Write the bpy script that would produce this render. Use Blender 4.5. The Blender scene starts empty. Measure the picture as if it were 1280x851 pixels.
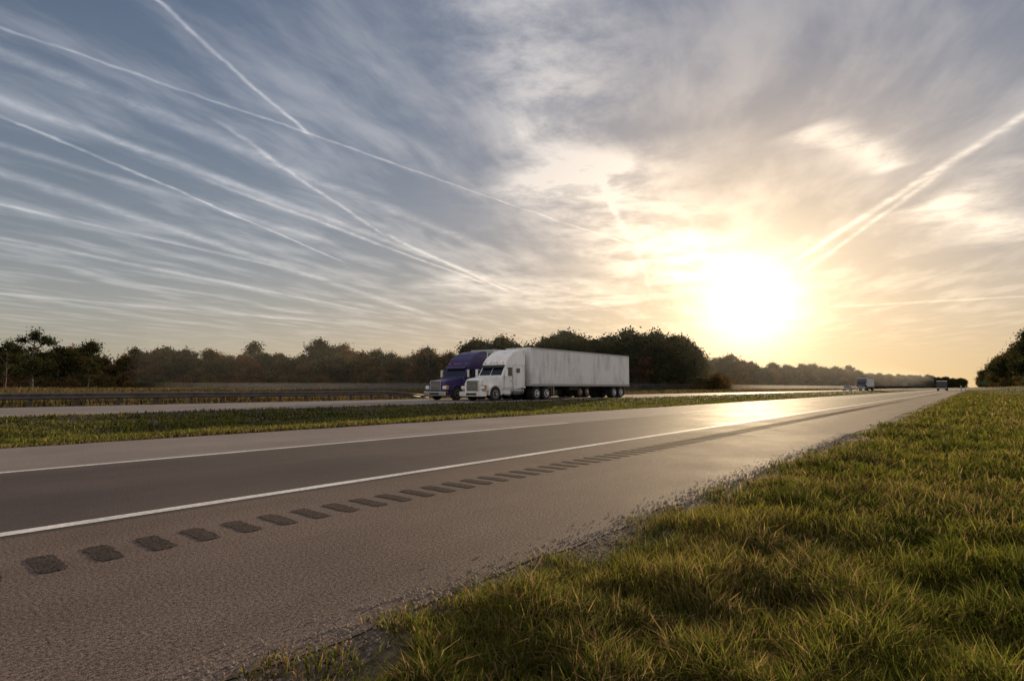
import bpy, bmesh, math, random
import numpy as np
from mathutils import Vector, Matrix
random.seed(7); RNG=np.random.default_rng(7)
TH=math.radians(39.35); CT=math.cos(TH); ST=math.sin(TH)
# world: +X runs along the highway, +Y is across it (to the left). The camera heading is TH from +X.
def hd(x,f):            # heading frame (right, forward) -> world xy
    return (x*ST+f*CT, -x*CT+f*ST)
scene=bpy.context.scene
COL=scene.collection
# ---------------------------------------------------------------- helpers
def link(o,parent=None):
    COL.objects.link(o)
    if parent is not None: o.parent=parent
    return o
def empty(name,loc=(0,0,0),rz=0,scale=1):
    e=bpy.data.objects.new(name,None); e.location=loc; e.rotation_euler=(0,0,rz); e.scale=(scale,)*3
    e.empty_display_size=.5
    return link(e)
def np_mesh(name,V,F,mats,col=None,mi=None,smooth=False):
    V=np.asarray(V,dtype=np.float32); F=np.asarray(F,dtype=np.int32); k=F.shape[1]
    me=bpy.data.meshes.new(name)
    me.vertices.add(len(V)); me.vertices.foreach_set('co',V.ravel())
    me.loops.add(F.size); me.loops.foreach_set('vertex_index',F.ravel())
    me.polygons.add(len(F)); me.polygons.foreach_set('loop_start',np.arange(0,F.size,k,dtype=np.int32))
    if mi is not None: me.polygons.foreach_set('material_index',np.asarray(mi,dtype=np.int32))
    if smooth: me.polygons.foreach_set('use_smooth',np.ones(len(F),dtype=bool))
    me.update(calc_edges=True)
    if col is not None:
        ca=me.color_attributes.new('Col','FLOAT_COLOR','POINT')
        c=np.ones((len(V),4),dtype=np.float32); c[:,:3]=col; ca.data.foreach_set('color',c.ravel())
    for m in mats: me.materials.append(m)
    return me
def vnoise(x,y,seed=0.):
    xi=np.floor(x); yi=np.floor(y); fx=x-xi; fy=y-yi
    fx=fx*fx*(3-2*fx); fy=fy*fy*(3-2*fy)
    h=lambda a,b: np.modf(np.abs(np.sin(a*127.1+b*311.7+seed*17.3)*43758.5453))[0]
    return (h(xi,yi)*(1-fx)+h(xi+1,yi)*fx)*(1-fy)+(h(xi,yi+1)*(1-fx)+h(xi+1,yi+1)*fx)*fy
# ---------------------------------------------------------------- materials
class NT:
    def __init__(s,nt): s.nt=nt; s.N=nt.nodes; s.L=nt.links
    def new(s,t,**kw):
        n=s.N.new(t)
        for k,v in kw.items(): setattr(n,k,v)
        return n
    def put(s,sock,v):
        if isinstance(v,bpy.types.NodeSocket): s.L.new(v,sock)
        elif v is not None: sock.default_value=v
    def m(s,op,a,b=None,c=None,clamp=False):
        n=s.new('ShaderNodeMath',operation=op); n.use_clamp=clamp
        for i,v in enumerate((a,b,c)): s.put(n.inputs[i],v)
        return n.outputs[0]
    def vm(s,op,a,b=None,scale=None):
        n=s.new('ShaderNodeVectorMath',operation=op)
        s.put(n.inputs[0],a); s.put(n.inputs[1],b)
        if scale is not None: s.put(n.inputs['Scale'],scale)
        return n.outputs['Value'] if op in('DOT_PRODUCT','LENGTH','DISTANCE') else n.outputs[0]
    def mr(s,v,a,b,c=0.,d=1.,smooth=False):
        n=s.new('ShaderNodeMapRange'); n.clamp=True
        if smooth: n.interpolation_type='SMOOTHSTEP'
        for i,x in enumerate((v,a,b,c,d)): s.put(n.inputs[i],x)
        return n.outputs[0]
    def noise(s,vec,scale,detail=4,rough=.55,dist=0.):
        n=s.new('ShaderNodeTexNoise'); s.put(n.inputs['Vector'],vec)
        n.inputs['Scale'].default_value=scale; n.inputs['Detail'].default_value=detail
        n.inputs['Roughness'].default_value=rough; n.inputs['Distortion'].default_value=dist
        return n.outputs['Fac']
    def mapping(s,vec,loc=(0,0,0),rot=(0,0,0),sc=(1,1,1)):
        n=s.new('ShaderNodeMapping'); s.put(n.inputs[0],vec)
        n.inputs['Location'].default_value=loc; n.inputs['Rotation'].default_value=rot; n.inputs['Scale'].default_value=sc
        return n.outputs[0]
    def mix(s,f,a,b,blend='MIX'):
        n=s.new('ShaderNodeMix',data_type='RGBA',blend_type=blend)
        s.put(n.inputs[0],f); s.put(n.inputs[6],a if not isinstance(a,tuple) else (*a[:3],1)); s.put(n.inputs[7],b if not isinstance(b,tuple) else (*b[:3],1))
        return n.outputs[2]
    def pos(s): return s.new('ShaderNodeNewGeometry').outputs['Position']
    def bump(s,h,strength,dist):
        n=s.new('ShaderNodeBump'); s.put(n.inputs['Height'],h); n.inputs['Strength'].default_value=strength; n.inputs['Distance'].default_value=dist
        return n.outputs[0]
def mat(name,col=(.5,.5,.5),rough=.6,metal=0.,spec=.5,fn=None):
    m=bpy.data.materials.new(name); m.use_nodes=True
    t=NT(m.node_tree); b=m.node_tree.nodes['Principled BSDF']
    b.inputs['Base Color'].default_value=(*col,1); b.inputs['Roughness'].default_value=rough
    b.inputs['Metallic'].default_value=metal; b.inputs['Specular IOR Level'].default_value=spec
    if fn: fn(t,b)
    return m
def asphalt(name,c1,c2,rough,streak=.5,agg=.5,spec=.3):
    def fn(t,b):
        p=t.pos()
        n1=t.noise(t.mapping(p,sc=(.05,.9,1)),1.,4,.6)     # long wheel-path streaks
        n2=t.noise(p,.6,5,.65)
        n3=t.noise(p,60.,2,.7)
        n4=t.noise(p,170.,1,.7)
        f=t.mr(t.m('ADD',t.m('MULTIPLY',n1,streak),t.m('MULTIPLY',n2,1-streak)),.38,.62)
        c=t.mix(f,c1,c2)
        sp=t.mr(t.m('ADD',t.m('MULTIPLY',n3,.55),t.m('MULTIPLY',n4,.45)),.36,.66,1-agg,1+agg)
        v=t.new('ShaderNodeVectorMath',operation='SCALE'); t.put(v.inputs[0],c); t.put(v.inputs['Scale'],sp)
        t.put(b.inputs['Base Color'],v.outputs[0])
        t.put(b.inputs['Roughness'],t.mr(n2,.3,.7,rough-.06,rough+.06))
        t.put(b.inputs['Normal'],t.bump(t.m('ADD',n3,n4),.7,.006))
    return mat(name,rough=rough,spec=spec,fn=fn)
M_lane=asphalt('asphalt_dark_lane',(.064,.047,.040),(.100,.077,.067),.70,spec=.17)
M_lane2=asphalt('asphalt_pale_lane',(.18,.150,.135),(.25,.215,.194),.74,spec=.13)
M_shoulder=asphalt('asphalt_shoulder',(.122,.091,.076),(.176,.135,.114),.82,agg=.9,spec=.08)
M_far=asphalt('asphalt_far',(.20,.18,.17),(.27,.245,.23),.8,agg=.2,spec=.08)
M_rumble=asphalt('asphalt_groove',(.046,.037,.032),(.084,.067,.059),.9,agg=.95,spec=.05)
def paintfn(t,b):
    p=t.pos(); w=t.noise(p,26.,4,.7); w2=t.noise(p,1.3,4,.6)
    f=t.mr(t.m('ADD',w,t.m('MULTIPLY',w2,.5)),.55,.9)
    t.put(b.inputs['Base Color'],t.mix(f,(.82,.80,.76),(.45,.42,.38)))
M_paint=mat('road_paint_white',rough=.7,spec=.2,fn=paintfn)
def groundfn(t,b):
    p=t.pos(); s=t.new('ShaderNodeSeparateXYZ'); t.put(s.inputs[0],p)
    n=t.noise(p,.25,5,.65); n2=t.noise(p,14.,4,.7)
    g=t.mix(t.mr(n2,.35,.65),(.026,.030,.009),(.060,.055,.020))
    tan=t.mix(t.mr(n,.35,.65),(.11,.085,.045),(.05,.05,.022))
    f=t.mr(s.outputs[1],39.,50.)
    soil=t.mix(t.mr(n2,.35,.65),(.055,.042,.03),(.14,.115,.09))
    g=t.mix(t.mr(t.m('ADD',s.outputs[1],t.m('MULTIPLY',n2,.5)),1.75,2.15),g,soil)
    t.put(b.inputs['Base Color'],t.mix(f,g,tan))
    t.put(b.inputs['Normal'],t.bump(n2,.8,.05))
M_ground=mat('soil_and_turf',rough=.95,spec=.1,fn=groundfn)
def leafy(name,ramp=None,trans=.45):
    m=bpy.data.materials.new(name); m.use_nodes=True; t=NT(m.node_tree); t.N.remove(t.N['Principled BSDF']); b=t.new('ShaderNodeBsdfDiffuse')
    a=t.new('ShaderNodeAttribute',attribute_name='Col').outputs['Color']; c=a
    if ramp:
        oi=t.new('ShaderNodeObjectInfo').outputs['Random']
        r=t.new('ShaderNodeValToRGB'); t.put(r.inputs[0],oi); r.color_ramp.interpolation='LINEAR'
        while len(r.color_ramp.elements)<len(ramp): r.color_ramp.elements.new(.5)
        for i,k in enumerate(ramp): r.color_ramp.elements[i].position=i/(len(ramp)-1); r.color_ramp.elements[i].color=(*k,1)
        c=t.mix(1.,a,r.outputs[0],'MULTIPLY')
    t.put(b.inputs['Color'],c)
    tr=t.new('ShaderNodeBsdfTranslucent'); t.put(tr.inputs[0],c)
    mx=t.new('ShaderNodeMixShader'); mx.inputs[0].default_value=trans
    t.L.new(b.outputs[0],mx.inputs[1]); t.L.new(tr.outputs[0],mx.inputs[2])
    t.L.new(mx.outputs[0],m.node_tree.nodes['Material Output'].inputs[0])
    return m
M_grass=leafy('grass_blades',trans=.6)
M_leaf=leafy('foliage_autumn',ramp=[(.058,.064,.024),(.13,.086,.034),(.056,.064,.026),(.155,.078,.032),(.05,.058,.022),(.11,.062,.029)],trans=.35)
M_leafd=leafy('foliage_dark',ramp=[(.032,.040,.015),(.050,.048,.018),(.032,.038,.016)],trans=.3)
M_bark=mat('bark',(.07,.055,.042),.9,fn=lambda t,b: t.put(b.inputs['Base Color'],t.mix(t.noise(t.pos(),9.,2),(.04,.032,.025),(.11,.09,.07))))
def paint(name,c,rough=.3,dirt=.35,metal=0.):
    d=tuple(x*(1-dirt)+y*dirt*.5 for x,y in zip(c,(.32,.27,.2)))
    def fn(t,b):
        p=t.new('ShaderNodeTexCoord').outputs['Object']
        n=t.noise(t.mapping(p,sc=(1.5,1.5,.5)),1.3,5,.65); s=t.new('ShaderNodeSeparateXYZ'); t.put(s.inputs[0],p)
        low=t.mr(s.outputs[2],.2,2.2,.6,0.)
        f=t.m('ADD',t.mr(n,.45,.75),low,clamp=True)
        t.put(b.inputs['Base Color'],t.mix(f,c,d)); t.put(b.inputs['Roughness'],t.mr(n,.3,.7,rough,rough+.2))
    return mat(name,rough=rough,metal=metal,fn=fn)
M_white=paint('truck_paint_white',(.82,.82,.80)); M_trailer=paint('trailer_panel_white',(.74,.73,.72),.4,.45)
M_purple=paint('truck_paint_purple',(.032,.020,.10),dirt=.08); M_darkpaint=paint('truck_paint_dark',(.03,.035,.05),dirt=.1)
M_carpaint=paint('car_paint_silver',(.35,.36,.38)); M_carblack=paint('car_paint_black',(.02,.02,.022),dirt=.1)
M_glass=mat('vehicle_glass',(.015,.018,.022),.08,spec=.8); M_rubber=mat('tyre_rubber',(.02,.019,.018),.85)
M_chrome=mat('chrome',(.6,.6,.6),.22,1.); M_alu=mat('aluminium',(.45,.45,.45),.4,1.); M_black=mat('black_trim',(.018,.018,.018),.6)
M_lamp=mat('headlamp_lens',(.75,.75,.7),.12); M_amber=mat('amber_lens',(.7,.25,.03),.3); M_redl=mat('red_lens',(.4,.02,.02),.3)
def galvfn(t,b): t.put(b.inputs['Base Color'],t.mix(t.mr(t.noise(t.pos(),3.,4,.7),.35,.65),(.055,.045,.042),(.10,.09,.08)))
M_galv=mat('weathered_steel',rough=.6,metal=.2,fn=galvfn); M_wood=mat('weathered_post',(.07,.055,.045),.9)
M_signback=mat('sign_back',(.3,.3,.3),.5,.4); M_signgreen=mat('sign_green',(.02,.14,.06),.5)
# ---------------------------------------------------------------- terrain
PY=np.array([-6000,-200,-60,-30,-16,-9,-5.5,-3,-1,.8,2.0,2.3,12.2,12.5,14,18.5,23,24.6,24.9,36.6,37.5,41,50,90,200,6000.])
PZ=np.array([6,5,3.6,3.0,2.0,1.05,.45,.12,.02,.0,-.005,-.05,-.05,-.03,-.16,-.38,-.16,-.02,-.05,-.05,-.06,-.35,-.55,-.1,.2,1.])
def gz(x,y):
    x=np.asarray(x,float); y=np.asarray(y,float)
    z=np.interp(y,PY,PZ)
    onroad=((y>1.9)&(y<12.6))|((y>24.5)&(y<37.))
    bank=np.clip((-y-1)/6,0,1)
    z=z+np.where(onroad,0,(vnoise(x*1.1,y*1.1,3)-.5)*.05)*np.clip((1.9-y)/.6,0,1)**(y<3)+bank*(vnoise(x*.12,y*.12,5)-.5)*.9+bank*(vnoise(x*.5,y*.5,6)-.5)*.15
    return z
xs=np.unique(np.concatenate([-np.geomspace(6000,30,20),np.arange(-30,60,.5),np.geomspace(60,6000,160)]))
ys=np.unique(np.concatenate([PY,np.arange(-16,2,.4),np.arange(12.5,24.6,.8),np.arange(37,90,3.),np.geomspace(90,6000,40),-np.geomspace(16,6000,40)]))
X,Y=np.meshgrid(xs,ys,indexing='ij'); nx,ny=X.shape
V=np.stack([X,Y,gz(X,Y)],-1).reshape(-1,3)
i,j=np.meshgrid(np.arange(nx-1),np.arange(ny-1),indexing='ij'); a=(i*ny+j).ravel()
F=np.stack([a,a+ny,a+ny+1,a+1],-1)
link(bpy.data.objects.new('ground',np_mesh('ground',V,F,[M_ground],smooth=True)))
# ---------------------------------------------------------------- roads
def strip(name,y0,y1,z,m,parent,x0=-80,x1=2600,step=None,edge=0.,edge_lo=0.):
    X=np.linspace(x0,x1,2) if not step else np.unique(np.concatenate([np.arange(x0,min(x1,80),step),[min(x1,80)],np.geomspace(80.5,max(x1,81),60)]))
    n=len(X)-1
    lo=y0+(vnoise(X*2.3,X*0+1,8)-.5)*2*edge_lo+(vnoise(X*.5,X*0+1,9)-.5)*edge_lo*2; hi=y1+(vnoise(X*3,X*0+5,4)-.5)*edge
    V=np.concatenate([np.stack([X,lo,X*0+z],-1),np.stack([X,hi,X*0+z],-1)])
    k=np.arange(n); F=np.stack([k,k+1,k+n+2,k+n+1],-1)
    return link(bpy.data.objects.new(name,np_mesh(name,V,F,[m])),parent)
hw=empty('highway_road')
strip('shoulder',2.02,4.93,0.,M_shoulder,hw,step=.12,edge_lo=.06)
strip('right_lane',4.93,8.66,0.,M_lane,hw)
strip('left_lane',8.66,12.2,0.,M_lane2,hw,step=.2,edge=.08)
mk=empty('road_markings')
strip('edge_line',5.02,5.15,.004,M_paint,mk,step=.1,edge=.008,edge_lo=.004)
e=[(-4,13.1),(20.9,30.0),(38,47)]+[(55+i*17,64+i*17) for i in range(40)]
for (a0,a1) in e: strip('lane_dash',8.68,8.79,.004,M_paint,mk,a0,a1,None)
fr=empty('opposite_highway_road')
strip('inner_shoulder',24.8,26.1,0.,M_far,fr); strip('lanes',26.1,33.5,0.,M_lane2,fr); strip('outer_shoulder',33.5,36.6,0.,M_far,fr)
strip('edge_line',33.3,33.42,.004,M_paint,mk); strip('inner_edge_line',26.2,26.3,.004,M_paint,mk)
for i in range(60): strip('lane_dash',29.7,29.82,.004,M_paint,mk,-60+i*12.2,-57+i*12.2,None)
# rumble strip: rows of milled grooves
VV=[];FF=[]
for k in range(900):
    x=-6.02+k*.272
    if x>230: break
    w=.130; n=9; base=len(VV); sk=random.uniform(-.006,.006)
    for q in range(n+1):
        y=3.87+.40*q/n
        jj=lambda: random.uniform(-.010,.010)
        r=.012*(1 if q in(0,n) else 0)
        VV.append((x+r+jj()+sk,y+jj(),.004)); VV.append((x+w-r+jj()+sk,y+jj(),.004))
    for q in range(n): FF.append((base+2*q,base+2*q+1,base+2*q+3,base+2*q+2))
link(bpy.data.objects.new('rumble_strip',np_mesh('rumble_strip',VV,FF,[M_rumble])))
# ---------------------------------------------------------------- grass
def blades(name,px,py,pz,h,w,lean,col,parent=None):
    n=len(px); ph=RNG.uniform(0,2*math.pi,n); ps=RNG.uniform(0,2*math.pi,n)
    wv=np.stack([np.cos(ph),np.sin(ph),ph*0],-1)*(w/2)[:,None]
    lv=np.stack([np.cos(ps),np.sin(ps),ps*0],-1)*(h*lean)[:,None]
    P=np.stack([px,py,pz-.01],-1); up=np.zeros((n,3)); up[:,2]=h
    V=np.stack([P-wv,P+wv,P+up*.6+lv*.35-wv*.75,P+up*.6+lv*.35+wv*.75,P+up*(1-.35*lean[:,None])+lv],1).reshape(-1,3)
    b=np.arange(n)*5
    F=np.stack([b,b+1,b+3, b,b+3,b+2, b+2,b+3,b+4],-1).reshape(-1,3)
    c=np.repeat(col[:,None,:],5,1); c[:,0:2]*=.33; c[:,4]*=1.3  # shade between blades put into the colour: darker bases, lighter tips
    return link(bpy.data.objects.new(name,np_mesh(name,V,F,[M_grass],col=c.reshape(-1,3))),parent)
def polar(n,r0,r1,half=58):
    r=np.exp(RNG.uniform(math.log(r0),math.log(r1),n)); an=TH+np.radians(RNG.uniform(-half,half,n))
    return r*np.cos(an),r*np.sin(an),r
def gcol(n,x,y,dry):
    g1=np.array([.085,.105,.016]); g2=np.array([.23,.205,.040]); d=np.array([.29,.205,.09]); dk=np.array([.030,.050,.011])
    f=np.clip(vnoise(x*.8,y*.8,11)*.6+RNG.uniform(-.2,.6,n),0,1)[:,None]; c=g1*(1-f)+g2*f
    k=np.clip(vnoise(x*2.5,y*2.5,12)-.4,0,1)[:,None]*1.5; c=c*(1-k)+dk*k
    m=(RNG.random(n)<dry); c[m]=d*RNG.uniform(.5,1.1,(m.sum(),1))
    return c*RNG.uniform(.55,1.35,(n,1))
x,y,r=polar(760000,1.0,260)
edge=2.04+(vnoise(x*1.7,x*0,21)-.5)*.40+(vnoise(x*6,x*0,22)-.5)*.22
tuft=vnoise(x*5,y*5,27)
keep=(y<edge+.08)&(RNG.random(len(x))<np.clip((edge+.08-y)/.6,.08,1)*np.where(edge-y<.5,np.clip(tuft*2.2-.4,.05,1),1))
cl=vnoise(x*2.6,y*2.6,23)*.5+vnoise(x*7,y*7,24)*.5
keep&=(RNG.random(len(x))<.18+1.35*cl); x,y,r,cl,edge=[q[keep] for q in (x,y,r,cl,edge)]
n=len(x); big=vnoise(x*.7,y*.7,25)
h=(.03+.24*cl**1.4*RNG.uniform(.45,1.25,n)+.07*big)*np.clip((edge-y+.15)/.8,.3,1); w=np.clip(.0058*np.maximum(1,r/3.4),0,.10)*RNG.uniform(.5,1.4,n)
lean=RNG.uniform(.15,1.05,n)
dry=np.clip(.15+.5*(vnoise(x*1.1,y*1.1,26)-.45)+.3*np.exp(-(edge-y)/.35),0.04,.6)
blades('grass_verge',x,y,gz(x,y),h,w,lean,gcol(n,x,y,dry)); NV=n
x,y,r=polar(380000,9,330,64)
keep=(y>12.15)&(y<24.75); x,y,r=x[keep],y[keep],r[keep]; n=len(x)
ed=np.minimum(y-12.15,24.75-y)
h=(.08+.16*vnoise(x*1.2,y*1.2,31)*RNG.uniform(.5,1.2,n)); w=np.clip(.0052*r/3.,.012,.12)*RNG.uniform(.7,1.3,n)
dry=np.clip(.85*np.exp(-ed/.8)+.12+.5*(vnoise(x*.3,y*.9,32)-.4),.05,.9)
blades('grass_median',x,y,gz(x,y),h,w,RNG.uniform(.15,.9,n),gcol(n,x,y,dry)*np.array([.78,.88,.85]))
x,y,r=polar(150000,35,420,60)
keep=(y>37.3)&(y<260); x,y,r=x[keep],y[keep],r[keep]; n=len(x)
h=np.where(y>42,.55+.8*vnoise(x*.06,y*.1,41)*RNG.uniform(.6,1.2,n),.25); w=np.clip(.0016*r,.05,.4)
c=gcol(n,x,y,np.clip(.75-.5*vnoise(x*.03,y*.05,42),0,1)); c=c*.35+np.array([.085,.06,.04])*RNG.uniform(.5,1.2,(n,1))*.75
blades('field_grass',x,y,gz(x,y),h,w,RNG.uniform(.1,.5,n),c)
# gravel along the pavement edge
VV=[];FF=[]
for k in range(5200):
    px=random.uniform(-1,14); py=1.98+random.gauss(0,.11); s=random.uniform(.004,.013)
    b=len(VV)
    for d in ((1,0,.1),(-.5,.87,.1),(-.5,-.87,.1),(.3,.2,1.1),(-.3,-.1,.9)):
        VV.append((px+d[0]*s*random.uniform(.7,1.2),py+d[1]*s,.002+d[2]*s*.8))
    FF+= [(b,b+1,b+3),(b+1,b+4,b+3),(b+1,b+2,b+4),(b+2,b,b+4),(b,b+3,b+4)]
link(bpy.data.objects.new('gravel',np_mesh('gravel',VV,FF,[mat('gravel',(.16,.13,.11),.9)])))
# ---------------------------------------------------------------- trees
def tube(V,F,p0,p1,r0,r1,n=6):
    p0=np.array(p0);p1=np.array(p1);d=p1-p0;d=d/np.linalg.norm(d)
    u=np.cross(d,[0,0,1.]) if abs(d[2])<.95 else np.cross(d,[1.,0,0]); u/=np.linalg.norm(u); v=np.cross(d,u); b=len(V)
    for p,r in((p0,r0),(p1,r1)):
        for k in range(n):
            t=2*math.pi*k/n; V.append(tuple(p+r*(math.cos(t)*u+math.sin(t)*v)))
    for k in range(n): F.append((b+k,b+(k+1)%n,b+n+(k+1)%n,b+n+k))
def tree_mesh(name,seed,H,spread,nl,leaf,clump,nleaf,leafmat,low=.18,shape=1.):
    rn=random.Random(seed); rg=np.random.default_rng(seed); V=[];F=[]; C=[]
    p=np.array([0,0,-.3]); pts=[p]; segs=7
    for k in range(segs):
        q=p+np.array([rn.gauss(0,.02*H*.5),rn.gauss(0,.02*H*.5),(H*.86+.3)/segs]); tube(V,F,p,q,.022*H*(1-k/segs*.85),.022*H*(1-(k+1)/segs*.85)); p=q; pts.append(p)
    C.append(p)
    for k in range(nl):
        t=low+(.95-low)*((k+rn.random())/nl); i=min(int(t*segs),segs-1); b=pts[i]+(pts[i+1]-pts[i])*(t*segs-i)
        az=rn.uniform(0,6.28); L=spread*H*(math.sin(math.pi*min(1,(t-low)/(1-low)*.8+.22))**shape)*rn.uniform(.65,1.15)
        el=rn.uniform(.15,.7)+t*.4; d=np.array([math.cos(az)*math.cos(el),math.sin(az)*math.cos(el),math.sin(el)])
        m=b+d*L*.5; e2=b+d*L+np.array([0,0,.06*L]); r=.008*H
        tube(V,F,b,m,r,r*.6,5); tube(V,F,m,e2,r*.6,r*.2,5); C+= [e2,m+(e2-m)*.5]
        for s in range(3):
            az2=az+rn.uniform(-1.1,1.1); l2=L*rn.uniform(.3,.55); o=b+d*L*rn.uniform(.35,.85)
            q=o+np.array([math.cos(az2)*l2,math.sin(az2)*l2,rn.uniform(.0,.6)*l2]); tube(V,F,o,q,r*.4,r*.12,4); C.append(q)
    nb=len(F); C=np.array(C)
    V=np.array(V); F=np.array(F)
    cnt=nleaf; idx=rg.integers(0,len(C),cnt); tone=rg.uniform(.4,1.65,len(C))
    P=C[idx]+rg.normal(0,1,(cnt,3))*np.array([clump,clump,clump*.7])*rg.uniform(.5,1.1,len(C))[idx][:,None]
    u=rg.normal(0,1,(cnt,3)); u/=np.linalg.norm(u,axis=1)[:,None]; v=np.cross(u,rg.normal(0,1,(cnt,3))); v/=np.linalg.norm(v,axis=1)[:,None]
    s=leaf*rg.uniform(.6,1.4,(cnt,1)); Q=np.stack([P-u*s,P-v*s*.6,P+u*s,P+v*s*.6],1).reshape(-1,3)
    FQ=np.arange(cnt*4).reshape(-1,4)+len(V)
    cc=np.repeat(tone[idx]*rg.uniform(.8,1.2,cnt),4)[:,None]*np.ones(3)
    col=np.concatenate([np.ones((len(V),3)),cc])
    return np_mesh(name,np.concatenate([V,Q]),np.concatenate([F,FQ]),[M_bark,leafmat],col=col,mi=np.concatenate([np.zeros(nb),np.ones(cnt)]))
TM=[tree_mesh('broadleaf_%d'%k,100+k,random.uniform(9.5,13),random.uniform(.30,.40),14,.22,.85,4200,M_leaf,low=random.uniform(.06,.16)) for k in range(6)]
TD=[tree_mesh('dense_%d'%k,200+k,13,.34,16,.24,.95,5200,M_leafd,low=.08) for k in range(4)]
SH=[tree_mesh('shrub_%d'%k,300+k,3.4,.55,9,.14,.5,1400,M_leaf,low=.05) for k in range(3)]
def put(parent,me,xy,sc,name):
    o=bpy.data.objects.new(name,me); px,py=xy; o.location=(px,py,float(gz(px,py))-.1); o.rotation_euler=(0,0,random.uniform(0,6.28))
    o.scale=(sc*random.uniform(.9,1.15),sc*random.uniform(.9,1.15),sc*random.uniform(.85,1.15)); link(o,parent)
def line(parent,pts,step,depth,rows,meshes,s0,s1,nm='tree'):
    for (p,q) in zip(pts[:-1],pts[1:]):
        L=math.dist(p,q); n=max(1,int(L/step))
        for k in range(n):
            for r_ in range(rows):
                t=(k+random.random())/n; f=p[1]+(q[1]-p[1])*t; x0=p[0]+(q[0]-p[0])*t; dd=(r_+random.random())/rows*depth; g=1+dd/f
                put(parent,random.choice(meshes),hd(x0*g,f*g),random.uniform(s0,s1)*(1+.1*r_),nm)
tl=empty('distant_tree_line')
line(tl,[(-235,172),(-172,182),(-140,198),(-80,202),(-20,190)],4.2,50,4,TM+TM+TD[:2],.85,1.3)
line(tl,[(-25,215),(60,200)],7.,20,1,TM,.9,1.1)
line(tl,[(78,262),(120,315),(168,385),(237,470)],7.,50,3,TM+TD+TD,1.0,1.4)
line(tl,[(237,470),(460,720),(743,1050)],11.,60,3,TM+TD,1.15,1.7)
line(tl,[(743,1050),(1330,1650)],16.,60,2,TD,1.4,2.1)
line(tl,[(150,700),(500,1300),(1100,1500)],22.,60,1,TD,1.5,2.)
wd=empty('dense_grove')
line(wd,[(-12,158),(20,160),(50,176),(72,225)],3.8,28,4,TD+TD+TM[:2],.9,1.38)
sb=empty('shrub_thicket')
line(sb,[(-220,158),(-160,165),(-130,182),(-75,186),(-20,175),(60,165),(90,235),(160,360)],3.2,20,3,SH,.7,1.5,'shrub')
# right-hand bank woods
rw=empty('bank_tree_line')
for k in range(240):
    s=random.uniform(260,1600); yy=-random.uniform(6.5,32)-s*.002
    put(rw,random.choice(TM+TD),(s,yy),random.uniform(.9,1.45),'tree')
for k in range(16): put(rw,random.choice(TD),(random.uniform(195,260),-random.uniform(8,20)),random.uniform(.9,1.2),'tree')
for k in range(70):
    s=random.uniform(120,520); yy=-random.uniform(7,18); put(rw,random.choice(SH),(s,yy),random.uniform(.5,1.1),'shrub')
# single trees standing clear at the left
T1=tree_mesh('open_crown_tree',501,13,.27,14,.17,.55,3600,M_leafd,low=.22)
for (xx,f,s) in ((-94,110,1.08),(-101,112,.9),(-104,104,.75),(-89,118,.6)):
    o=bpy.data.objects.new('broadleaf_tree',T1); px,py=hd(xx,f); o.location=(px,py,float(gz(px,py))-.1); o.rotation_euler=(0,0,xx); o.scale=(s,)*3; link(o)
# ---------------------------------------------------------------- vehicle part helpers
def finish(bm,name,m,parent,bevel=0.,seg=2,smooth=True):
    if bevel>0: bmesh.ops.bevel(bm,geom=bm.edges[:],offset=bevel,segments=seg,affect='EDGES',profile=.6,clamp_overlap=True)
    bmesh.ops.recalc_face_normals(bm,faces=bm.faces)
    me=bpy.data.meshes.new(name); bm.to_mesh(me); bm.free(); me.materials.append(m)
    return link(bpy.data.objects.new(name,me),parent)
def box(name,x0,x1,y0,y1,z0,z1,m,parent,bevel=.02,tx=0.,ty=0.):
    bm=bmesh.new(); bmesh.ops.create_cube(bm,size=1)
    for v in bm.verts:
        up=v.co.z>0; v.co=Vector(((x0+x1)/2+v.co.x*(x1-x0-(tx if up else 0)),(y0+y1)/2+v.co.y*(y1-y0-(ty if up else 0)),(z0+z1)/2+v.co.z*(z1-z0)))
    return finish(bm,name,m,parent,bevel)
def prof(name,pts,y0,y1,m,parent,bevel=.03,taper=None):
    """side profile (x,z) extruded between y0..y1; taper(x,z)->width factor"""
    bm=bmesh.new(); c=(y0+y1)/2; hw_=(y1-y0)/2; A=[];B=[]
    for (x,z) in pts:
        k=taper(x,z) if taper else 1.
        A.append(bm.verts.new((x,c-hw_*k,z))); B.append(bm.verts.new((x,c+hw_*k,z)))
    n=len(pts); bm.faces.new(A); bm.faces.new(B[::-1])
    for i in range(n): bm.faces.new((A[i],B[i],B[(i+1)%n],A[(i+1)%n]))
    return finish(bm,name,m,parent,bevel)
def cyl(name,c,r,L,axis,m,parent,seg=24,r2=None,bevel=0.):
    bm=bmesh.new(); bmesh.ops.create_cone(bm,cap_ends=True,segments=seg,radius1=r,radius2=r if r2 is None else r2,depth=L)
    R={'x':Matrix.Rotation(math.pi/2,4,'Y'),'y':Matrix.Rotation(-math.pi/2,4,'X'),'z':Matrix()}[axis]
    bmesh.ops.transform(bm,matrix=Matrix.Translation(c)@R,verts=bm.verts)
    return finish(bm,name,m,parent,bevel)
def wheel(x,y,side,parent,r=.51,w=.28,hub=None):
    cyl('tyre',(x,y,r),r,w,'y',M_rubber,parent,28,bevel=.03)
    o=y+side*(w/2)
    cyl('rim',(x,o+side*.006,r),r*.56,.02,'y',hub or M_alu,parent,20)
    cyl('rim_dish',(x,o+side*.018,r),r*.44,.012,'y',M_black,parent,20)
    cyl('hub',(x,o+side*.05,r),r*.22,.1,'y',hub or M_alu,parent,12)
def side_panel(name,pts,y,side,m,parent,th=.012):
    return prof(name,pts,y if side>0 else y-th,y+th if side>0 else y,m,parent,0.)
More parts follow.
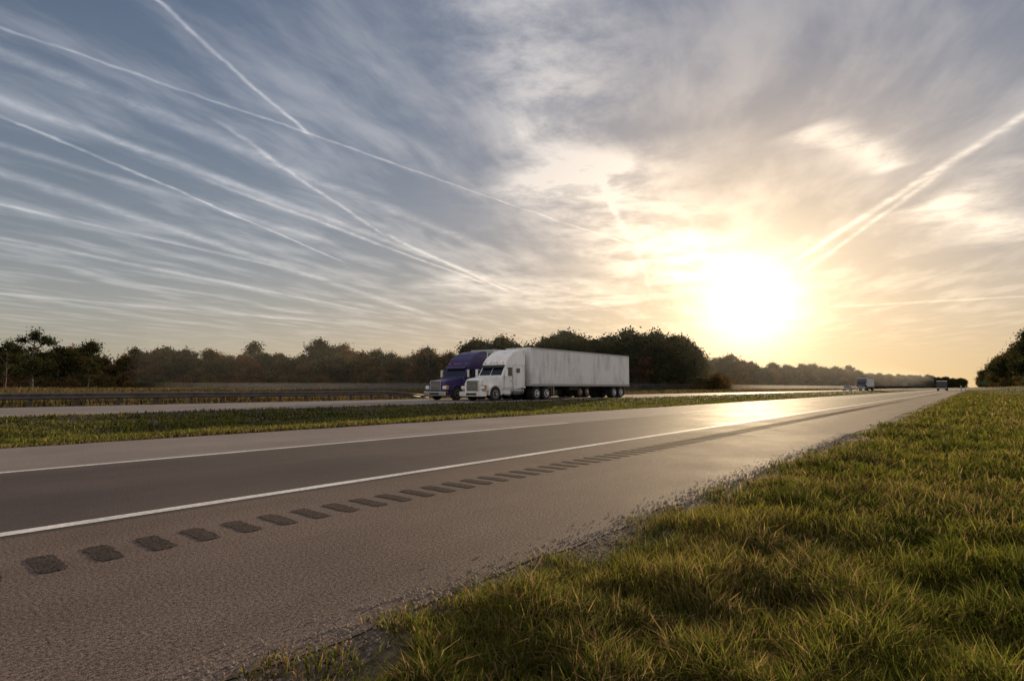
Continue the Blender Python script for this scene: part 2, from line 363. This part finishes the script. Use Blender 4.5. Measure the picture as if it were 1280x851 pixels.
def semi(name,loc,rz,body,trailer_mat,style=0):
    P=empty(name,loc,rz)
    # hood narrows forwards
    tp=lambda x,z: 1-.20*max(0,min(1,(x+1.9)/1.9))-(.08 if z>1.5 else 0)
    hz=1.62 if style==0 else 1.5
    prof('hood',[(-.12,.62),(-.08,1.2),(-.2,hz-.08),(-.5,hz),(-1.95,hz+.22),(-2.0,.75),(-1.75,.75)],-1.02,1.02,body,P,.07,tp)
    box('bumper',-.28,.06,-1.2,1.2,.34,.68,M_chrome if style else body,P,.05)
    box('bumper_intake',.03,.075,-.5,.5,.42,.58,M_black,P,.01)
    box('grille',-.16,-.045,-.52,.52,.74,1.42,M_black,P,.03)
    for k in range(7): box('grille_bar',-.06,-.025,-.5,.5,.80+k*.088,.83+k*.088,M_chrome,P,.004)
    box('grille_surround_l',-.1,-.03,.52,.57,.72,1.44,M_chrome,P,.01); box('grille_surround_r',-.1,-.03,-.57,-.52,.72,1.44,M_chrome,P,.01)
    box('grille_surround_top',-.14,-.03,-.57,.57,1.44,1.49,M_chrome,P,.01)
    for s in(-1,1):
        box('headlamp',-.3,-.08,s*.92-.2,s*.92+.2,.86,1.08,M_lamp,P,.04)
        box('headlamp_bezel',-.34,-.12,s*.92-.24,s*.92+.24,.81,1.13,M_black if style==0 else M_chrome,P,.03)
        box('turn_signal',-.3,-.1,s*1.14-.05,s*1.14+.05,.86,1.06,M_amber,P,.02)
        # fender arch
        bm=bmesh.new(); ri,ro=.60,.70; n=14; y0,y1=(s*.78,s*1.2); prev=None; first=None
        for k in range(n+1):
            t=math.radians(-8+196*k/n); ring=[]
            for (rr,yy) in((ri,y0),(ro,y0),(ro,y1),(ri,y1)):
                ring.append(bm.verts.new((-1.22+rr*math.cos(t),yy,.52+rr*math.sin(t)*.95)))
            if prev:
                for q in range(4): bm.faces.new((prev[q],prev[(q+1)%4],ring[(q+1)%4],ring[q]))
            else: bm.faces.new(ring)
            prev=ring
        bm.faces.new(prev[::-1]); finish(bm,'front_fender',body,P,0)
        box('fender_nose',-.62,-.22,min(s*.7,s*1.19),max(s*.7,s*1.19),.72,1.12,body,P,.08,tx=.2)
        wheel(-1.22,s*1.06,s,P,hub=M_alu)
        for ax in(-6.15,-7.45):
            wheel(ax,s*1.08,s,P,hub=M_white if style==0 else M_alu); cyl('inner_tyre',(ax,s*.72,.51),.51,.28,'y',M_rubber,P)
        for ax in(-18.4,-19.7):
            wheel(ax,s*1.12,s,P,hub=M_white); cyl('inner_tyre',(ax,s*.78,.51),.51,.28,'y',M_rubber,P)
        # windows, doors
        side_panel('side_window',[(-2.28,1.86),(-2.52,2.45),(-3.05,2.47),(-3.05,1.84)],s*1.221,s,M_glass,P)
        side_panel('door_seam_front',[(-2.12,.95),(-2.10,.95),(-2.20,1.88),(-2.22,1.88)],s*1.222,s,M_black,P,.006)
        side_panel('door_seam_rear',[(-3.16,.95),(-3.13,.95),(-3.13,2.55),(-3.16,2.55)],s*1.222,s,M_black,P,.006)
        side_panel('door_seam_low',[(-3.13,.95),(-2.12,.95),(-2.12,.975),(-3.13,.975)],s*1.222,s,M_black,P,.006)
        side_panel('sleeper_window',[(-3.6,2.1),(-3.6,2.42),(-4.0,2.42),(-4.0,2.1)],s*1.221,s,M_glass,P)
        box('door_handle',-3.02,-2.85,s*1.24-.02,s*1.24+.02,1.45,1.5,M_chrome,P,.005)
        box('mirror',-2.16,-2.06,s*1.48-.11,s*1.48+.11,1.75,2.35,M_chrome if style else body,P,.03)
        box('mirror_arm_top',-2.2,-2.12,min(s*1.2,s*1.42),max(s*1.2,s*1.42),2.28,2.32,M_chrome,P,.005)
        box('mirror_arm_low',-2.2,-2.12,min(s*1.2,s*1.42),max(s*1.2,s*1.42),1.80,1.84,M_chrome,P,.005)
        cyl('fuel_tank',(-3.75,s*.92,.72),.30,1.5,'x',M_alu,P,24,bevel=.02)
        for k in(-3.2,-4.3): box('tank_strap',k-.03,k+.03,s*.92-.31,s*.92+.31,.41,1.03,M_black,P,.1)
        box('cab_step',-2.95,-2.2,s*1.0-.2,s*1.0+.2,.42,.5,M_alu,P,.02); box('cab_skirt',-3.0,-1.9,s*.98-.17,s*.98+.17,.5,.94,body,P,.04)
        box('side_fairing',-4.72,-3.0,s*1.16-.04,s*1.16+.04,.93,1.1,body,P,.01)
        cyl('exhaust_stack',(-4.82,s*.98,2.5),.075,2.6,'z',M_chrome,P,14); cyl('exhaust_shield',(-4.82,s*.98,2.1),.11,1.2,'z',M_alu,P,14)
        box('mud_flap',-8.12,-8.1,s*.9-.3,s*.9+.3,.2,.9,M_black,P,0.); box('trailer_mud_flap',-20.4,-20.38,s*.9-.3,s*.9+.3,.2,.9,M_black,P,0.)
    # cab + sleeper
    prof('cab',[(-1.95,.85),(-1.93,1.80),(-2.42,2.56),(-4.62,2.66),(-4.62,.95),(-3.2,.85)],-1.22,1.22,body,P,.06,lambda x,z:1-(.04 if z>2.4 else 0))
    prof('roof_fairing',[(-2.36,2.52),(-2.42,2.78),(-2.75,3.2),(-3.4,3.66),(-4.1,3.88),(-4.66,3.92),(-4.66,2.62)],-1.19,1.19,body,P,.09,lambda x,z:1-.10*max(0,(z-2.6)/1.3))
    # windscreen panes lie on the sloping cab front
    for s in(-1,1):
        bm=bmesh.new(); dx,dz=-.49,.76; L=math.hypot(dx,dz); nxn,nz=dz/L,-dx/L
        pt=lambda t,y: (-1.93+dx*t+nxn*.012,y,1.80+dz*t+nz*.012)
        q=[pt(.10,s*.03),pt(.10,s*1.08),pt(.90,s*1.02),pt(.90,s*.03)]
        bm.faces.new([bm.verts.new(v) for v in q]); f=bmesh.ops.extrude_face_region(bm,geom=bm.faces[:])
        bmesh.ops.translate(bm,vec=(.008*nxn,0,.008*nz),verts=[v for v in f['geom'] if isinstance(v,bmesh.types.BMVert)]); finish(bm,'windscreen_pane',M_glass,P,0)
    prof('sun_visor',[(-2.30,2.50),(-2.12,2.44),(-2.14,2.56),(-2.36,2.66)],-1.1,1.1,M_black if style==0 else body,P,.01)
    for k in(-.9,-.3,0,.3,.9): box('marker_light',-2.5,-2.38,k-.05,k+.05,2.80,2.86,M_amber,P,.01)
    box('chassis',-8.3,-.3,-.42,.42,.6,.88,M_black,P,.01)
    box('rear_cab_gap_frame',-5.1,-4.66,-.9,.9,.95,2.2,M_black,P,.02)
    for ax in(-1.22,-6.15,-7.45,-18.4,-19.7): cyl('axle',(ax,0,.51),.08,2.0,'y',M_black,P,10)
    cyl('fifth_wheel',(-6.8,0,1.0),.5,.1,'z',M_black,P,20)
    # trailer
    T=trailer_mat; x0,x1=-21.45,-5.3
    box('trailer_body',x0,x1,-1.27,1.27,1.15,4.08,T,P,.03)
    box('trailer_top_rail_l',x0-.01,x1+.01,1.262,1.29,3.98,4.10,M_alu,P,.004); box('trailer_top_rail_r',x0-.01,x1+.01,-1.29,-1.262,3.98,4.10,M_alu,P,.004)
    box('trailer_base_rail_l',x0-.01,x1+.01,1.262,1.295,1.08,1.26,M_alu,P,.004); box('trailer_base_rail_r',x0-.01,x1+.01,-1.295,-1.262,1.08,1.26,M_alu,P,.004)
    k=x0+.35
    while k<x1-.2:
        for s in(-1,1): box('trailer_side_post',k-.03,k+.03,s*1.278-.012,s*1.278+.012,1.27,3.97,T,P,0.)
        k+=.61
    box('trailer_corner_front',x1-.1,x1+.025,-1.29,1.29,1.1,4.1,M_alu if style else T,P,.04)
    box('trailer_reefer_or_nosebox',x1+.02,x1+.12,-.5,.5,1.5,2.2,M_black,P,.02)
    for kk in(-11,-13,-15,-17): box('trailer_crossmember',kk-.05,kk+.05,-1.2,1.2,1.02,1.14,M_black,P,0)
    for s in(-1,1):
        box('landing_leg',-8.95,-8.82,s*.85-.06,s*.85+.06,.35,1.12,M_alu,P,.01); box('landing_foot',-9.03,-8.74,s*.85-.12,s*.85+.12,.31,.35,M_black,P,.0)
        box('rear_underride_post',x0+.02,x0+.1,s*.6-.04,s*.6+.04,.55,1.1,M_black,P,.0)
        box('tail_lamp',x0-.03,x0-.002,s*1.0-.12,s*1.0+.12,1.16,1.24,M_redl,P,.005)
        box('side_marker',-13.2,-13.1,s*1.305-.01,s*1.305+.01,1.14,1.2,M_amber,P,0)
    box('rear_bar',x0+.0,x0+.1,-1.2,1.2,.5,.6,M_alu,P,.01); box('bogie_frame',-20.4,-17.7,-.6,.6,.75,1.1,M_black,P,.01)
    box('pallet_rack',-12.6,-11.2,-.9,.9,.75,1.08,M_black,P,.02)
    return P
W=math.pi
semi('semi_truck',(29.3,27.75,0),W,M_white,M_trailer,0)
semi('semi_truck',(29.2,31.5,0),W,M_purple,M_trailer,1)
def sx(px_dx,a):  # distance along the highway at which lateral offset a lies on bearing px_dx (=tan from heading)
    return a*(CT+px_dx*ST)/(ST-px_dx*CT)
semi('semi_truck',(sx((1074-640)/700,27.75),27.75,0),W,M_darkpaint,M_trailer,1)
def car(name,loc,rz,m,kind='car'):
    P=empty(name,loc,rz)
    prof('body',[(0,.3),(.02,.62),(-.25,.78),(-1.2,.92),(-3.9,.98),(-4.5,.95),(-4.6,.6),(-4.5,.3)],-.88,.88,m,P,.06)
    prof('cabin',[(-1.15,.9),(-1.95,1.42),(-3.3,1.45),(-4.1,.95)],-.76,.76,M_glass,P,.03,lambda x,z:1-(.14 if z>1.2 else 0))
    prof('roof',[(-1.9,1.42),(-2.0,1.47),(-3.25,1.49),(-3.35,1.43)],-.66,.66,m,P,.01); ax=(-.85,-3.6); L=4.6
    for s in(-1,1):
        for a_ in ax: wheel(a_,s*.8,s,P,r=.34,w=.22)
        box('headlamp',-.12,.035,s*.65-.15,s*.65+.15,.6,.72,M_lamp,P,.02)
        box('tail_lamp',-L-.03,-L+.1,s*.74-.1,s*.74+.1,.7,.85,M_redl,P,.02)
    box('bumper_front',-.1,.06,-.85,.85,.3,.5,M_black,P,.02); box('bumper_rear',-L-.07,-L+.1,-.85,.85,.35,.52,M_black,P,.02)
    return P
car('car',(sx((1056-640)/700,27.75),27.75,0),W,M_carpaint)
# dark flatbed/dump truck driving away in the near lanes
def dump(name,loc,rz):
    P=empty(name,loc,rz)
    prof('hood',[(0,.7),(0,1.45),(-1.4,1.7),(-1.5,.7)],-.95,.95,M_carblack,P,.06); box('bumper',-.1,.1,-1.2,1.2,.45,.75,M_chrome,P,.03)
    prof('cab',[(-1.4,.8),(-1.4,1.75),(-1.8,2.7),(-3.0,2.75),(-3.0,.8)],-1.1,1.1,M_carblack,P,.06)
    for s in(-1,1):
        side_panel('side_window',[(-1.75,1.85),(-1.95,2.5),(-2.8,2.5),(-2.8,1.85)],s*1.101,s,M_glass,P); wheel(-1.0,s*1.05,s,P)
        for a_ in(-5.6,-6.9): wheel(a_,s*1.05,s,P)
        box('tail_lamp',-8.36,-8.3,s*.95-.12,s*.95+.12,.95,1.1,M_redl,P,.01); box('mud_flap',-7.9,-7.88,s*.9-.3,s*.9+.3,.25,.95,M_black,P,0)
        box('mirror',-1.75,-1.65,s*1.35-.1,s*1.35+.1,1.8,2.4,M_black,P,.02)
    box('chassis',-8.3,-.3,-.45,.45,.65,.95,M_black,P,.01)
    prof('dump_bed',[(-3.2,1.15),(-3.2,3.0),(-8.2,2.7),(-8.35,1.15)],-1.22,1.22,M_carblack,P,.03)
    for k in range(6): 
        for s in(-1,1): box('bed_rib',-7.8+k*.85,-7.7+k*.85,s*1.235-.02,s*1.235+.02,1.2,2.7,M_black,P,0)
    box('bed_canopy',-3.6,-2.4,-1.15,1.15,3.0,3.15,M_black,P,.02); box('rear_bumper',-8.4,-8.3,-1.1,1.1,.6,.85,M_alu,P,.02)
    return P
dump('dump_truck',(sx((1180-640)/700,6.9)-20,6.9,0),0)
# ---------------------------------------------------------------- guard rail
G=empty('guard_rail'); y=37.0
VV=[];FF=[]; pr=[(0,.36),(-.05,.40),(-.05,.46),(.0,.50),(.0,.56),(-.05,.60),(-.05,.66),(0,.70)]
xr=list(np.arange(-60,29.1,1.0))+[31,33.5]
for q,xx in enumerate(xr):
    dz=0 if xx<30 else -(xx-29)*.08
    for (dy,z) in pr: VV.append((xx,y-.1+dy,max(z+dz,.0)))
m_=len(pr)
for q in range(len(xr)-1):
    for k in range(m_-1): FF.append((q*m_+k,(q+1)*m_+k,(q+1)*m_+k+1,q*m_+k+1))
ob=link(bpy.data.objects.new('w_beam',np_mesh('w_beam',VV,FF,[M_galv])),G)
so=ob.modifiers.new('thick','SOLIDIFY'); so.thickness=.006
xx=-58.
while xx<30: box('post',xx-.07,xx+.07,y-.06,y+.10,-.2,.70,M_wood,G,.01); xx+=1.9
# delineator posts and roadside signs far down the right verge / median
for s_,yy in((95,1.2),(150,1.2),(230,1.0)):
    D=empty('delineator_post',(s_,yy,float(gz(s_,yy)))); box('post',-.02,.02,-.05,.05,0,1.25,M_signback,D,.004); box('reflector',-.03,-.02,-.045,.045,1.05,1.2,M_lamp,D,0)
for s_,yy,gr in((330,-4.,1),(300,23.,0)):
    D=empty('road_sign',(s_,yy,float(gz(s_,yy)))); cyl('pole_a',(0,-.5,1.6),.05,3.2,'z',M_galv,D,8); cyl('pole_b',(0,.5,1.6),.05,3.2,'z',M_galv,D,8)
    box('panel',-.09,-.06,-.9,.9,1.9,3.3,M_signgreen if gr else M_signback,D,.005)
# ---------------------------------------------------------------- mist (real volumes: a thin dense layer on the fields, thin haze above it)
def mist(name,dens,A,z0,z1):
    mm=bpy.data.materials.new(name); mm.use_nodes=True; nt=mm.node_tree; nt.nodes.clear(); o=nt.nodes.new('ShaderNodeOutputMaterial'); vs=nt.nodes.new('ShaderNodeVolumeScatter')
    vs.inputs['Density'].default_value=dens; vs.inputs['Anisotropy'].default_value=.35; vs.inputs['Color'].default_value=(1,.95,.88,1); nt.links.new(vs.outputs[0],o.inputs['Volume'])
    bm=bmesh.new(); n=len(A); lo=[bm.verts.new((a_,b_,z0)) for a_,b_ in A]; hi=[bm.verts.new((a_,b_,z1)) for a_,b_ in A]
    bm.faces.new(lo[::-1]); bm.faces.new(hi)
    for k in range(n): bm.faces.new((lo[k],lo[(k+1)%n],hi[(k+1)%n],hi[k]))
    finish(bm,name,mm,None)
mist('ground_mist',.0028,[(40,130),(85,62),(500,60),(600,420),(300,420)],-1,2.0)
mist('distant_haze',.00040,[(40,140),(85,62),(2400,60),(2400,1400),(300,900)],2.01,26)
# ---------------------------------------------------------------- sun + sky
SA=TH-math.radians(23.2); SE=math.radians(8.1)
sd=Vector((math.cos(SA)*math.cos(SE),math.sin(SA)*math.cos(SE),math.sin(SE)))
L=bpy.data.lights.new('sun','SUN'); L.energy=5.; L.angle=math.radians(.6); L.color=(1,.76,.46)
lo_=bpy.data.objects.new('sun',L); lo_.rotation_euler=sd.to_track_quat('Z','Y').to_euler(); link(lo_)
w=bpy.data.worlds.new('World'); scene.world=w; w.use_nodes=True; w.node_tree.nodes.clear(); t=NT(w.node_tree)
out=t.new('ShaderNodeOutputWorld'); bg=t.new('ShaderNodeBackground'); t.L.new(bg.outputs[0],out.inputs[0])
sky=t.new('ShaderNodeTexSky',sky_type='NISHITA'); sky.sun_disc=False; sky.sun_elevation=SE; sky.sun_rotation=math.pi/2-SA
sky.air_density=1.; sky.dust_density=.8; sky.ozone_density=2.
D=t.new('ShaderNodeTexCoord').outputs['Generated']
sp=t.new('ShaderNodeSeparateXYZ'); t.put(sp.inputs[0],D); z=t.m('MAXIMUM',sp.outputs[2],.015)
inv=t.m('DIVIDE',1.,z)
def scl(c,k): 
    n=t.new('ShaderNodeVectorMath',operation='SCALE'); t.put(n.inputs[0],c); t.put(n.inputs['Scale'],k); return n.outputs[0]
UV=t.vm('MULTIPLY',scl(D,inv),(1,1,0))   # position in a cloud layer 1 unit up
def cn(vec,scale,detail,rough): 
    n=t.new('ShaderNodeTexNoise'); t.put(n.inputs['Vector'],vec); n.inputs['Scale'].default_value=scale; n.inputs['Detail'].default_value=detail; n.inputs['Roughness'].default_value=rough; return n.outputs['Color']
def vmad(a,b,c):
    n=t.new('ShaderNodeVectorMath',operation='MULTIPLY_ADD'); t.put(n.inputs[0],a); t.put(n.inputs[1],b); t.put(n.inputs[2],c); return n.outputs[0]
w1=vmad(cn(UV,1.3,2,.5),(.26,.26,0),(-.13,-.13,0)); w2=vmad(cn(UV,12.,2,.6),(.03,.03,0),(-.015,-.015,0))
U1=t.vm('ADD',UV,w1); U2=t.vm('ADD',t.vm('ADD',UV,w2),vmad(w1,(.2,.2,0),(0,0,1)))   # U2.z == 1 for affine dot products
def trail(P,a,b,w,k,acc):
    A=hd(*a);B=hd(*b); L_=math.dist(A,B); d=((B[0]-A[0])/L_,(B[1]-A[1])/L_); n=(-d[1],d[0])
    ac=t.vm('DOT_PRODUCT',P,(n[0]/w,n[1]/w,-(n[0]*A[0]+n[1]*A[1])/w))
    h_=L_/2; al=t.vm('DOT_PRODUCT',P,(d[0]/h_,d[1]/h_,-(d[0]*A[0]+d[1]*A[1])/h_-1))
    win=t.m('MULTIPLY_ADD',t.m('MULTIPLY',al,al),-3*k,3*k); win=t.m('MAXIMUM',t.m('MINIMUM',win,k),0.)
    p=t.m('POWER',.37,t.m('MULTIPLY',ac,ac))
    return t.m('MULTIPLY_ADD',p,win,0. if acc is None else acc)
br=t.mr(t.noise(UV,5.,2,.6),.3,.62,.4,1.)
fine=t.mr(t.noise(U2,20.,3,.7),.3,.65,.5,1.)
trails=[((-.954,1.15),(-.805,2.2),.009,.95),((-1.7,1.2),(1.874,4.985),.009,.6),((-1.7,1.3),(0,4.3),.055,.5),
((-1.93,1.8),(-1.331,4.5),.013,.85),((-2.5,2.1),(-1.128,7.84),.07,.6),((-1.12,2.0),(-.85,3.7),.014,.7),((-.87,3.5),(.0,5.9),.025,.85),
((-1.9,1.6),(.2,6.0),.04,.65),((.38,2.45),(.786,3.75),.02,.75),((.75,3.5),(1.456,5.8),.02,.45),
((1.82,1.5),(2.26,4.5),.028,1.1),((1.98,2.4),(2.55,4.9),.020,.8),((6.1,5.9),(3.9,7.0),.08,.7),
((-2.9,2.8),(-1.9,4.7),.035,.6),((-5.8,5.6),(-2.3,9.1),.07,.55),
((-1.5,2.6),(-.2,5.5),.022,.8),((-2.3,1.9),(-1.2,3.9),.04,.45),((-3.6,3.3),(-1.7,7.8),.06,.55)]
acc=None
for (a_,b_,w_,k) in trails: acc=trail(U2,a_,b_,w_,k,acc)
acc=t.m('MULTIPLY',acc,t.m('MULTIPLY',br,fine))
ang=TH-math.radians(20)
st=t.noise(t.mapping(t.mapping(U1,rot=(0,0,-ang)),sc=(.42,1.15,1)),2.1,6,.58)
hdx=t.vm('DOT_PRODUCT',D,(ST,-CT,0)); 
streak=t.mr(st,.42,.72,0,.85,True)
n2=t.noise(U1,2.3,6,.64)
body=t.mr(n2,.34,.64,.22,1.1,True)
P1=vmad(U1,(1,1,0),(0,0,1)); mask=None
for (a_,b_,w_,k) in [((-.15,.5),(.35,3.0),.27,.85),((.2,2.3),(1.7,5.4),.46,1.1),((1.1,2.1),(1.8,2.5),.10,.9),((2.2,3.0),(3.6,3.7),.26,.9),((2.4,3.1),(2.26,2.3),.10,.7),((-.8,5),(1.4,6.8),.8,.65)]:
    mask=trail(P1,a_,b_,w_,k,mask)
cm=t.m('MULTIPLY',mask,body)
hz=t.mr(sp.outputs[2],.02,.14,0,1,True)
cloud=t.m('MULTIPLY',t.m('ADD',t.m('ADD',cm,t.m('MULTIPLY',streak,t.mr(hdx,-.2,.5,.55,.42))),t.m('ADD',acc,t.m('MULTIPLY',n2,.14))),hz)
cloud=t.m('MINIMUM',cloud,1.2)
cs=t.m('MAXIMUM',t.vm('DOT_PRODUCT',D,tuple(sd)),0.)
g4=t.m('POWER',cs,5.); g40=t.m('POWER',cs,34.); g400=t.m('POWER',cs,330.)
b0=t.vm('MULTIPLY',sky.outputs[0],(.122,.120,.145)); base=t.vm('DIVIDE',b0,t.vm('ADD',scl(b0,1.5),(1,1,1)))      # soft shoulder, keeps haze near the sun from clipping
hb=t.m('EXPONENT',t.m('MULTIPLY',t.m('MAXIMUM',sp.outputs[2],0.),-7.))
hazecol=t.mix(t.m('POWER',cs,4.),(.56,.47,.33),(.95,.60,.23))
base=t.mix(t.m('MULTIPLY',hb,.68),base,hazecol)
add=scl(t.mix(g4,(.39,.37,.36),(.60,.48,.33)),t.m('MULTIPLY',cloud,t.m('ADD',.95,t.m('MULTIPLY',g40,.4))))
fin=t.vm('ADD',base,add)
fin=t.vm('ADD',fin,scl((.50,.31,.10),g40))
fin=t.vm('ADD',fin,scl((1.5,1.2,.8),g400))
# added sky brightness overhead and behind, out of frame, to light the foreground
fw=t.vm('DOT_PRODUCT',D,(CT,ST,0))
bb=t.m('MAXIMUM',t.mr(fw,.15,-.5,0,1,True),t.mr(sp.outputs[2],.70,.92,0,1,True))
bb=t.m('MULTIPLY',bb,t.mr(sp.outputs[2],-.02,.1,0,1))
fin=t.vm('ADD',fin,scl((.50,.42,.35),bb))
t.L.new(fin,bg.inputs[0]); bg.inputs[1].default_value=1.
# ---------------------------------------------------------------- camera
cam=bpy.data.cameras.new('camera'); cam.lens=36*700/1280; cam.sensor_width=36; cam.clip_end=20000; cam.clip_start=.05
co=bpy.data.objects.new('camera',cam); co.location=(0,0,.985); co.rotation_euler=(math.radians(90+4.78),0,TH-math.pi/2); link(co); scene.camera=co
scene.view_settings.view_transform='Standard'; scene.view_settings.look='None'; scene.view_settings.exposure=0; scene.view_settings.gamma=1
print('verge blades',NV)
